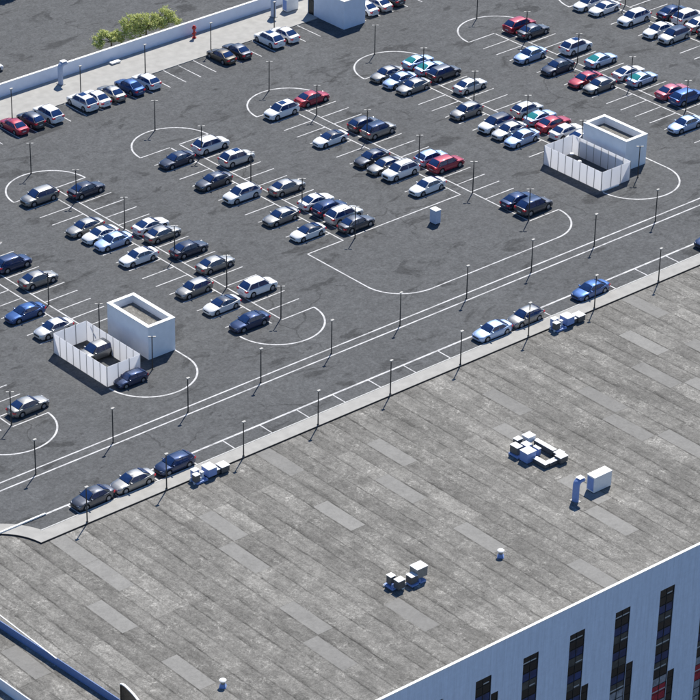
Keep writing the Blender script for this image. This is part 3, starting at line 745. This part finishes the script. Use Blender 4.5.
def put_car(kind, color, x, y, ang, label, group, opt='', z=0.0):
    key = (kind, opt); o_ = {}
    if 'T' in opt: o_['rear'] = 'teal'
    if 'S' in opt: o_['sunroof'] = True
    if 'R' in opt: o_['rails'] = True
    if key not in protos: protos[key] = make_car(kind, o_); t = protos[key]
    else: t = copy_tree(protos[key])
    c = COLR[color]; v = rc.uniform(.92, 1.08); c = tuple(min(.85, q * v) for q in c)
    met = {'white': 0.0, 'red': .25, 'pink red': .2, 'black': .3, 'grey': .93, 'dark grey': .9, 'silver': .7, 'blue': .6, 'silver blue': .7}.get(color, .6)
    for ch in t.children:
        n_ = ch.name.split('.')[0]
        if n_ in ('body', 'mirror'): ch.color = (*c, met)
        if n_ == 'roof': ch.color = (*(COLR['black'] if 'B' in opt else c), met)
    t.location = (x, y, z); t.rotation_euler = (0, 0, math.radians(ang + rc.uniform(-1.3, 1.3)))
    t.scale = (CSC * rc.uniform(.97, 1.035), CSC * rc.uniform(.98, 1.02), CSC * rc.uniform(.96, 1.05))
    tag(t, label, 'car', group)
    return t
CSC = 1.065
# (row, side) -> list of (stall, kind, colour, options, x offset)
LOT = {
 ('M', 'R'): [(16, 'sedan', 'grey', '', 1.2)],
 ('0', 'L'): [(9, 'sedan', 'blue', '', 0), (11, 'sedan', 'silver', '', .3)],
 ('0', 'R'): [(5, 'suv', 'navy', '', 0), (7, 'sedan', 'grey', '', 0)],
 ('1', 'L'): [(0, 'suv', 'grey', '', .3), (4, 'sedan', 'grey', '', -.3), (5, 'coupe', 'white', '', 0), (6, 'sedan', 'silver blue', '', .1), (8, 'sedan', 'white', '', 0), (12, 'hatch', 'grey', '', .1), (14, 'coupe', 'white', 'B', .1), (16, 'sedan', 'navy', '', 0)],
 ('1', 'R'): [(1, 'sedan', 'black', '', 0), (6, 'coupe', 'white', '', .1), (7, 'sedan', 'grey', '', -.1), (9, 'sedan', 'black', '', -.1), (11, 'sedan', 'grey', '', -.1), (14, 'suv', 'white', '', 0)],
 ('2', 'L'): [(1, 'sedan', 'black', '', .1), (4, 'sedan', 'dark grey', '', -.2), (6, 'suv', 'white', '', .2), (9, 'sedan', 'grey', '', 0), (11, 'coupe', 'white', 'B', -.2)],
 ('2', 'R'): [(1, 'suv', 'white', '', 0), (3, 'suv', 'silver', 'S', .1), (7, 'sedan', 'grey', '', -.3), (9, 'coupe', 'white', '', 0), (10, 'hatch', 'navy', '', 0), (11, 'suv', 'silver', 'R', .1), (12, 'sedan', 'dark grey', '', -.2)],
 ('3', 'L'): [(0, 'suv', 'white', 'S', .4), (4, 'coupe', 'white', 'B', -.2), (7, 'sedan', 'dark grey', '', 0), (8, 'sedan', 'grey', '', -.1), (9, 'suv', 'white', 'R', .3), (11, 'sedan', 'white', '', 0)],
 ('3', 'R'): [(0, 'sedan', 'red', '', 0), (4, 'hatch', 'dark grey', '', 0), (5, 'suv', 'grey', 'B', .1), (9, 'hatch', 'silver blue', '', -.1), (10, 'suv', 'red', '', 0), (15, 'sedan', 'navy', '', 0), (16, 'suv', 'dark grey', 'B', .2)],
 ('4', 'L'): [(0, 'sedan', 'grey', '', 0), (1, 'sedan', 'silver blue', '', 0), (2, 'sedan', 'grey', '', .1), (6, 'hatch', 'grey', '', 0), (8, 'suv', 'white', 'B', .3), (9, 'sedan', 'silver', '', .2), (10, 'sedan', 'silver blue', '', -.1)],
 ('4', 'R'): [(0, 'coupe', 'silver blue', 'T', 0), (1, 'coupe', 'silver blue', 'T', -.1), (2, 'suv', 'dark grey', '', 0), (4, 'sedan', 'silver', '', -.1), (8, 'hatch', 'silver', '', .4), (9, 'coupe', 'silver blue', 'T', .1), (10, 'sedan', 'red', '', 0), (11, 'sedan', 'white', '', -.3), (12, 'coupe', 'white', '', .2)],
 ('5', 'L'): [(3, 'sedan', 'silver blue', '', 0), (5, 'sedan', 'black', '', 0), (7, 'sedan', 'red', '', 0), (8, 'sedan', 'grey', '', .1), (14, 'sedan', 'silver blue', '', -.2)],
 ('5', 'R'): [(0, 'suv', 'red', '', -.1), (1, 'sedan', 'dark grey', '', 0), (4, 'suv', 'white', 'S', .5), (6, 'coupe', 'silver blue', 'T', .1), (8, 'coupe', 'white', '', 0), (9, 'coupe', 'silver blue', 'T', -.1), (11, 'sedan', 'pink red', '', 0), (12, 'suv', 'blue', '', 0)],
 ('6', 'L'): [(0, 'sedan', 'white', '', -.4), (1, 'coupe', 'white', '', 0), (3, 'suv', 'white', '', .5), (5, 'sedan', 'white', '', 0), (6, 'suv', 'silver', 'B', .3)],
 ('6', 'R'): [(4, 'sedan', 'navy', '', 0), (5, 'suv', 'white', '', .3), (6, 'sedan', 'silver', '', 0), (7, 'sedan', 'dark grey', '', -.2)],
}
ORDL = ORD
for (k, s), cars in LOT.items():
    for n, (st, kind, colr, opt, dx) in enumerate(cars):
        x = ROW[k] + (-3.12 if s == 'L' else 2.92) + dx; y = 73.4 - W * st + rc.uniform(-.08, .08) + (-.12 if s == 'L' else .42)
        side = 'left' if s == 'L' else 'right'
        put_car(kind, colr, x, y, 180 if s == 'L' else 0, '%s %s, %s car down the %s side of the %s parking row from left' % (colr, TN[kind], ORD[n], side, RN[k]), 'cars parked in the striped lot', opt)
WALLROW = [(-41.3, 'sedan', 'red', ''), (-38.6, 'hatch', 'dark grey', ''), (-35.8, 'suv', 'white', ''), (-30.2, 'suv', 'white', 'S'), (-27.9, 'sedan', 'white', ''), (-25.4, 'sedan', 'grey', ''), (-22.4, 'sedan', 'blue', ''), (-19.6, 'hatch', 'white', ''), (-6.7, 'sedan', 'bronze', ''), (-4.0, 'sedan', 'dark grey', ''), (1.7, 'suv', 'white', 'S'), (4.4, 'sedan', 'white', ''), (18.9, 'sedan', 'white', ''), (21.3, 'sedan', 'silver', ''), (23.8, 'hatch', 'dark grey', '')]
for n, (x, kind, colr, opt) in enumerate(WALLROW):
    if n < 12: lab = '%s %s, %s from the left in the row nosed to the sidewalk' % (colr, TN[kind], ORD[n])
    else: lab = '%s %s parked nose in, %s car right of the top stair block' % (colr, TN[kind], ORD[n - 12])
    put_car(kind, colr, x + .7, 92.45, 90, lab, 'cars nosed in along the sidewalk', opt)
KERB = [(-87.2, 'sedan', 'dark grey'), (-82.0, 'sedan', 'grey'), (-76.4, 'hatch', 'navy'), (-30.8, 'sedan', 'silver blue'), (-25.7, 'hatch', 'grey'), (-15.4, 'sedan', 'blue'), (4.75, 'sedan', 'navy')]
for n, (x, kind, colr) in enumerate(KERB):
    put_car(kind, colr, x, 12.45, 180, '%s %s parked along the walkway kerb, %s from the left' % (colr, TN[kind], ORD[n]), 'cars parked along the kerb')
put_car('suv', 'grey', -68.3, 37.0, 180, 'grey SUV parked inside the left pale panel fence enclosure', 'cars parked in the striped lot')
ce = put_car('hatch', 'navy', -69.0, 29.85, 180, 'navy hatchback parked outside along the end of the left fence enclosure', 'cars parked in the striped lot')
ce.scale = (.92, .92, .92)
put_car('sedan', 'white', -33.1, 109.6, 0, 'white sedan cut by the left edge of the photo beyond the wall', 'cars beyond the wall')
CARSDONE = True

# ------------------------------------------------------------------ roof plant
Z = RZ
def plant(name, label, group=None):
    t = empty(name, (0, 0, 0)); tag(t, label, 'roof unit', group); return t
def boxed(t, nm, x0, x1, y0, y1, z0, z1, m='hvac', top=True):
    """a casing with a pale lid a little proud of it"""
    o = bx(nm, m, t, x0 + .02, x1 - .02, y0 + .02, y1 - .02, z0, z1 - .06, bevel=.012)
    if top: bx('lid', 'hvac', o, x0 - .02, x1 + .02, y0 - .02, y1 + .02, z1 - .057, z1, bevel=.012)
    return o
def package_unit(x, y, label):
    t = plant('rooftop_unit', label, 'long rooftop units by the walkway')
    q = bx('tray', 'tray', t, x + .25, x + 1.75, y, y + 1.15, Z + .06, Z + .26)
    for a, b in ((.1, .3), (.15, 1.0), (1.6, .1)): bx('foot', 'hvac', t, x + a, x + a + .16, y + b, y + b + .16, Z, Z + .30)
    boxed(t, 'compressor', x + .12, x + .78, y + .10, y + .72, Z + .30, Z + 1.15, 'hvacd')
    boxed(t, 'coil_box', x + .45, x + 1.2, y + .82, y + 1.45, Z + .28, Z + 1.25, 'tray')
    boxed(t, 'valve_box', x + 1.22, x + 1.55, y + .45, y + .8, Z + .26, Z + 1.0, 'hvac')
    bm = bmesh.new(); cyl(bm, x + 1.0, y + .35, Z + .26, Z + .62, .12, .12, 10); obj('pump', bm, 'hvac', t)
    o = boxed(t, 'fan_box', x + 1.85, x + 3.0, y + .05, y + 1.35, Z + .30, Z + 1.25, 'tray')
    for i in range(0): bx('seam', 'hvac', o, x + 1.87 + .28 * (i + 1), x + 1.89 + .28 * (i + 1), y + .05, y + .064, Z + .34, Z + 1.15)
    boxed(t, 'duct', x + 3.03, x + 3.6, y + .25, y + .95, Z + .15, Z + .68, 'hvacd')
    boxed(t, 'end_box', x + 3.65, x + 4.7, y + .05, y + 1.15, Z + .12, Z + .85, 'hvacd')
    for a in (1.95, 2.8, 4.5): bx('support', 'dark', t, x + a, x + a + .08, y + .2, y + 1.0, Z, Z + (.297 if a < 3 else .117))
package_unit(-76.85, 8.30, 'long rooftop unit beside the walkway at lower left near a navy hatchback')
package_unit(-24.9, 8.28, 'long rooftop unit beside the walkway at right near a grey hatchback')
t = plant('condenser_pair', 'smaller pair of boxed condensers on a blue tray, left of another pair')
bx('tray', 'tray', t, -73.95, -73.05, -19.5, -18.2, Z + .05, Z + .25)
for a, b in ((-74.1, -18.4), (-73.0, -19.9), (-73.9, -19.4)): bx('foot', 'hvac', t, a, a + .3, b, b + .16, Z, Z + .2)
boxed(t, 'condenser', -73.75, -73.1, -19.0, -18.3, Z + .35, Z + 1.3, 'hvacd')
boxed(t, 'condenser', -73.65, -72.75, -20.05, -19.3, Z + .28, Z + 1.25, 'hvacd')
bm = bmesh.new(); cyl(bm, -73.75, -19.25, Z + .25, Z + .7, .11, .11, 10); obj('pump', bm, 'tray', t)
t = plant('condenser_pair', 'larger pair of boxed condensers on a blue tray, right of another pair')
bx('tray', 'tray', t, -72.05, -70.2, -20.3, -19.4, Z + .05, Z + .25)
for a, b in ((-72.2, -19.5), (-71.2, -20.3), (-70.4, -20.2)): bx('foot', 'hvac', t, a, a + .2, b, b + .16, Z, Z + .2)
boxed(t, 'condenser', -72.05, -71.2, -20.15, -19.3, Z + .28, Z + 1.15, 'hvacd')
boxed(t, 'condenser', -71.25, -69.85, -20.1, -18.95, Z + .55, Z + 1.7, 'duct')
bm = bmesh.new(); cyl(bm, -71.0, -20.2, Z + .25, Z + .6, .1, .1, 10); obj('pump', bm, 'tray', t)
# the cluster with the open duct ring
t = plant('rooftop_unit', 'rooftop unit cluster with square duct ring, left of the tall condenser')
bx('tray', 'tray', t, -47.15, -46.4, -9.0, -7.6, Z + .05, Z + .25)
for a, b in ((-47.2, -8.0), (-47.0, -9.1), (-46.4, -10.3), (-45.2, -9.6)): bx('foot', 'dark', t, a, a + .16, b, b + .16, Z, Z + .04)
boxed(t, 'compressor', -47.0, -46.2, -8.75, -7.6, Z + .28, Z + 1.2, 'hvacd')
boxed(t, 'coil_box', -45.7, -44.9, -7.4, -6.7, Z + .25, Z + 1.05, 'hvacd')
boxed(t, 'filter_box', -44.6, -43.5, -7.9, -6.9, Z + .45, Z + 1.15, 'hvac')
boxed(t, 'valve_box', -45.9, -45.1, -9.0, -8.1, Z + .2, Z + 1.15, 'tray')
boxed(t, 'fan_box', -47.05, -45.75, -10.35, -9.15, Z + .05, Z + 1.25, 'tray')
boxed(t, 'duct', -45.1, -44.7, -10.0, -9.1, Z + .1, Z + .95, 'tray')
boxed(t, 'duct', -46.35, -45.75, -12.3, -10.45, Z + .1, Z + .58, 'hvacd')
boxed(t, 'duct', -45.7, -44.55, -12.35, -11.75, Z + .1, Z + .58, 'hvacd')
boxed(t, 'duct', -43.9, -43.35, -10.9, -8.0, Z + .1, Z + .75, 'hvacd')
boxed(t, 'end_box', -43.9, -42.95, -11.75, -10.95, Z + .1, Z + .62, 'hvacd')
boxed(t, 'end_box', -44.5, -43.4, -12.7, -11.8, Z + .15, Z + .85, 'hvacd')
# tall condenser with two fans on top
def condenser(x0, x1, y0, y1, z, h, label):
    t = empty('fan_condenser', (0, 0, 0)); tag(t, label, 'condenser unit')
    c = bx('casing', 'hvac', t, x0, x1, y0, y1, z + .08, z + h - .06, bevel=.03)
    bx('lid', 'hvac', t, x0 - .03, x1 + .03, y0 - .03, y1 + .03, z + h - .057, z + h, bevel=.012)
    bx('louvre', 'tray', c, x0 - .02, x0 - .002, y0 + .12, y1 - .12, z + .25, z + h - .2)
    for f in (.27, .73):
        bm = bmesh.new(); cx, cy = x0 + (x1 - x0) * f, (y0 + y1) / 2; r = (y1 - y0) * .36; n = 24
        for rr in (r, r * .62, r * .28):
            A = [[bm.verts.new((cx + q * math.cos(2 * math.pi * i / n), cy + q * math.sin(2 * math.pi * i / n), z + h + .004 + (.014 if q == rr else 0))) for i in range(n)] for q in (rr, rr - .035)]
            for i in range(n): bm.faces.new((A[0][i], A[0][(i + 1) % n], A[1][(i + 1) % n], A[1][i]))
        obj('fan_guard', bm, 'duct', t)
    for a in (x0 + .05, x1 - .2): bx('skid', 'dark', t, a, a + .15, y0 + .05, y1 - .05, z, z + .078)
condenser(-45.8, -43.3, -18.95, -17.85, Z, 1.92, 'tall white condenser with two top fans beside a blue gooseneck vent')
condenser(10.95, 13.0, 98.9, 99.95, 0.1, 1.9, 'white condenser cabinet on the sidewalk left of the top stair block')
def gooseneck(x, y, z, h, label, s=1.0, m='tray'):
    t = empty('gooseneck_vent', (x, y, z)); tag(t, label, 'vent', 'gooseneck vents')
    bm = bmesh.new(); w_ = .42 * s
    # vertical shaft and an elbow that turns to +X
    prof = [(0, .0), (0, h - .75 * s), (.06 * s, h - .48 * s), (.2 * s, h - .28 * s), (.42 * s, h - .2 * s), (.85 * s, h - .2 * s)]
    rings = []
    for i, (px, pz) in enumerate(prof):
        if i == 0: d = Vector((0, 1))
        elif i == len(prof) - 1: d = Vector((1, 0))
        else: d = (Vector(prof[i + 1]) - Vector(prof[i - 1])).normalized()
        n_ = Vector((-d.y, d.x)); hh = .26 * s
        ring = []
        for k in range(8):
            a = math.pi / 8 + k * math.pi / 4; u = hh * 1.08 * math.cos(a); v = w_ * 1.0 * math.sin(a)
            ring.append(bm.verts.new((px + n_.x * u, v, pz + n_.y * u)))
        rings.append(ring)
    for A, B in zip(rings, rings[1:]):
        for i in range(8): bm.faces.new((A[i], A[(i + 1) % 8], B[(i + 1) % 8], B[i]))
    bm.faces.new(rings[0]); bm.faces.new(rings[-1])
    obj('shaft', bm, m, t, smooth=35)
    bx('hood_lid', 'hvac', t, .15 * s, .87 * s, -w_ * .8, w_ * .8, h + .06 * s, h + .10 * s)
    bx('flange', 'duct', t, -.36 * s, .36 * s, -w_ - .08, w_ + .08, 0, .05)
gooseneck(-48.25, -18.75, Z, 2.6, 'blue gooseneck vent standing left of the tall roof condenser')
MT['pvent'] = mat('pale_vent', (0.42, 0.48, 0.60), 0.6, noise=0.06)
gooseneck(-27.6, 99.95, 0.1, 3.1, 'pale gooseneck vent on the sidewalk behind a white SUV', 1.1, 'pvent')
gooseneck(8.6, 99.1, 0.1, 3.1, 'pale gooseneck vent on the sidewalk left of the condenser cabinet', 1.1, 'pvent')
def mushroom(x, y, label):
    t = empty('mushroom_vent', (x, y, Z)); t.scale = (.78, .78, .9); tag(t, label, 'vent', 'mushroom vents on the felt roof')
    bm = bmesh.new(); cyl(bm, 0, 0, 0, .40, .62, .34, 4); obj('curb', bm, 'tray', t)
    bm = bmesh.new(); cyl(bm, 0, 0, .403, .70, .28, .28, 16); obj('neck', bm, 'duct', t)
    bm = bmesh.new(); cyl(bm, 0, 0, .70, .86, .40, .46, 18); cyl(bm, 0, 0, .863, 1.0, .46, .22, 18); obj('cap', bm, 'hvac', t, smooth=50)
mushroom(-97.1, -21.6, 'small mushroom vent near the bottom edge at left')
mushroom(-61.4, -21.6, 'small mushroom vent above the facade near the roof centre')
# cabinet standing in the lot
t = empty('utility_cabinet', (-16.8, 37.5, 0)); tag(t, 'pale blue grey utility cabinet standing alone in the marked island', 'cabinet')
MT['cab'] = mat('cabinet_paint', (0.50, 0.56, 0.68), 0.6, noise=0.06, scale=4)
o = bx('casing', 'cab', t, -.42, .42, -.55, .50, .08, 1.80, bevel=.03); bx('roof', 'coping', t, -.46, .46, -.59, .54, 1.803, 1.88, bevel=.012)
bx('door', 'cab', t, -.36, .36, -.567, -.553, .2, 1.7); bx('base', 'dark', t, -.4, .4, -.5, .46, 0, .077)
# low slab and red hydrant on the sidewalk
t = empty('low_planter', (-17.9, 100.7, .1)); tag(t, 'low white slab lying on the sidewalk beside the long wall', 'slab')
bx('slab', 'coping', t, -.75, .75, -.35, .35, .1, .28, bevel=.02); bx('foot', 'dark', t, -.5, .5, -.2, .2, 0, .097)
t = empty('fire_hydrant', (-4.4, 100.45, .1)); tag(t, 'dark red standpipe hydrant on the sidewalk beside the long wall', 'hydrant')
bm = bmesh.new(); cyl(bm, 0, 0, .12, 1.35, .17, .16, 14); obj('barrel', bm, 'redp', t, smooth=40)
bm = bmesh.new(); cyl(bm, 0, 0, 0, .12, .32, .30, 14); obj('flange', bm, 'redp', t)
bm = bmesh.new(); cyl(bm, 0, 0, 1.353, 1.6, .30, .32, 14); cyl(bm, 0, 0, 1.603, 1.85, .30, .14, 14); obj('bonnet', bm, 'redp', t, smooth=40)
for s in (-1, 1):
    bm = bmesh.new(); cyl(bm, s * .26, 0, .62, .82, .1, .1, 10); obj('outlet', bm, 'redp', t)
# bins inside the right enclosure
for n, (x, y) in enumerate(((7.0, 37.1), (7.8, 39.3))):
    t = empty('round_bin', (x, y, 0)); tag(t, 'white lidded round bin inside the right fence enclosure, %s one' % ('nearer' if n == 0 else 'farther'), 'bin', 'bins in the right enclosure')
    t.scale = (.62, .62, .95)
    bm = bmesh.new(); cyl(bm, 0, 0, 0, 1.0, .34, .42, 16); obj('drum', bm, 'duct', t, smooth=40)
    bm = bmesh.new(); cyl(bm, 0, 0, 1.003, 1.14, .46, .36, 16); obj('lid', bm, 'hvac', t, smooth=40)
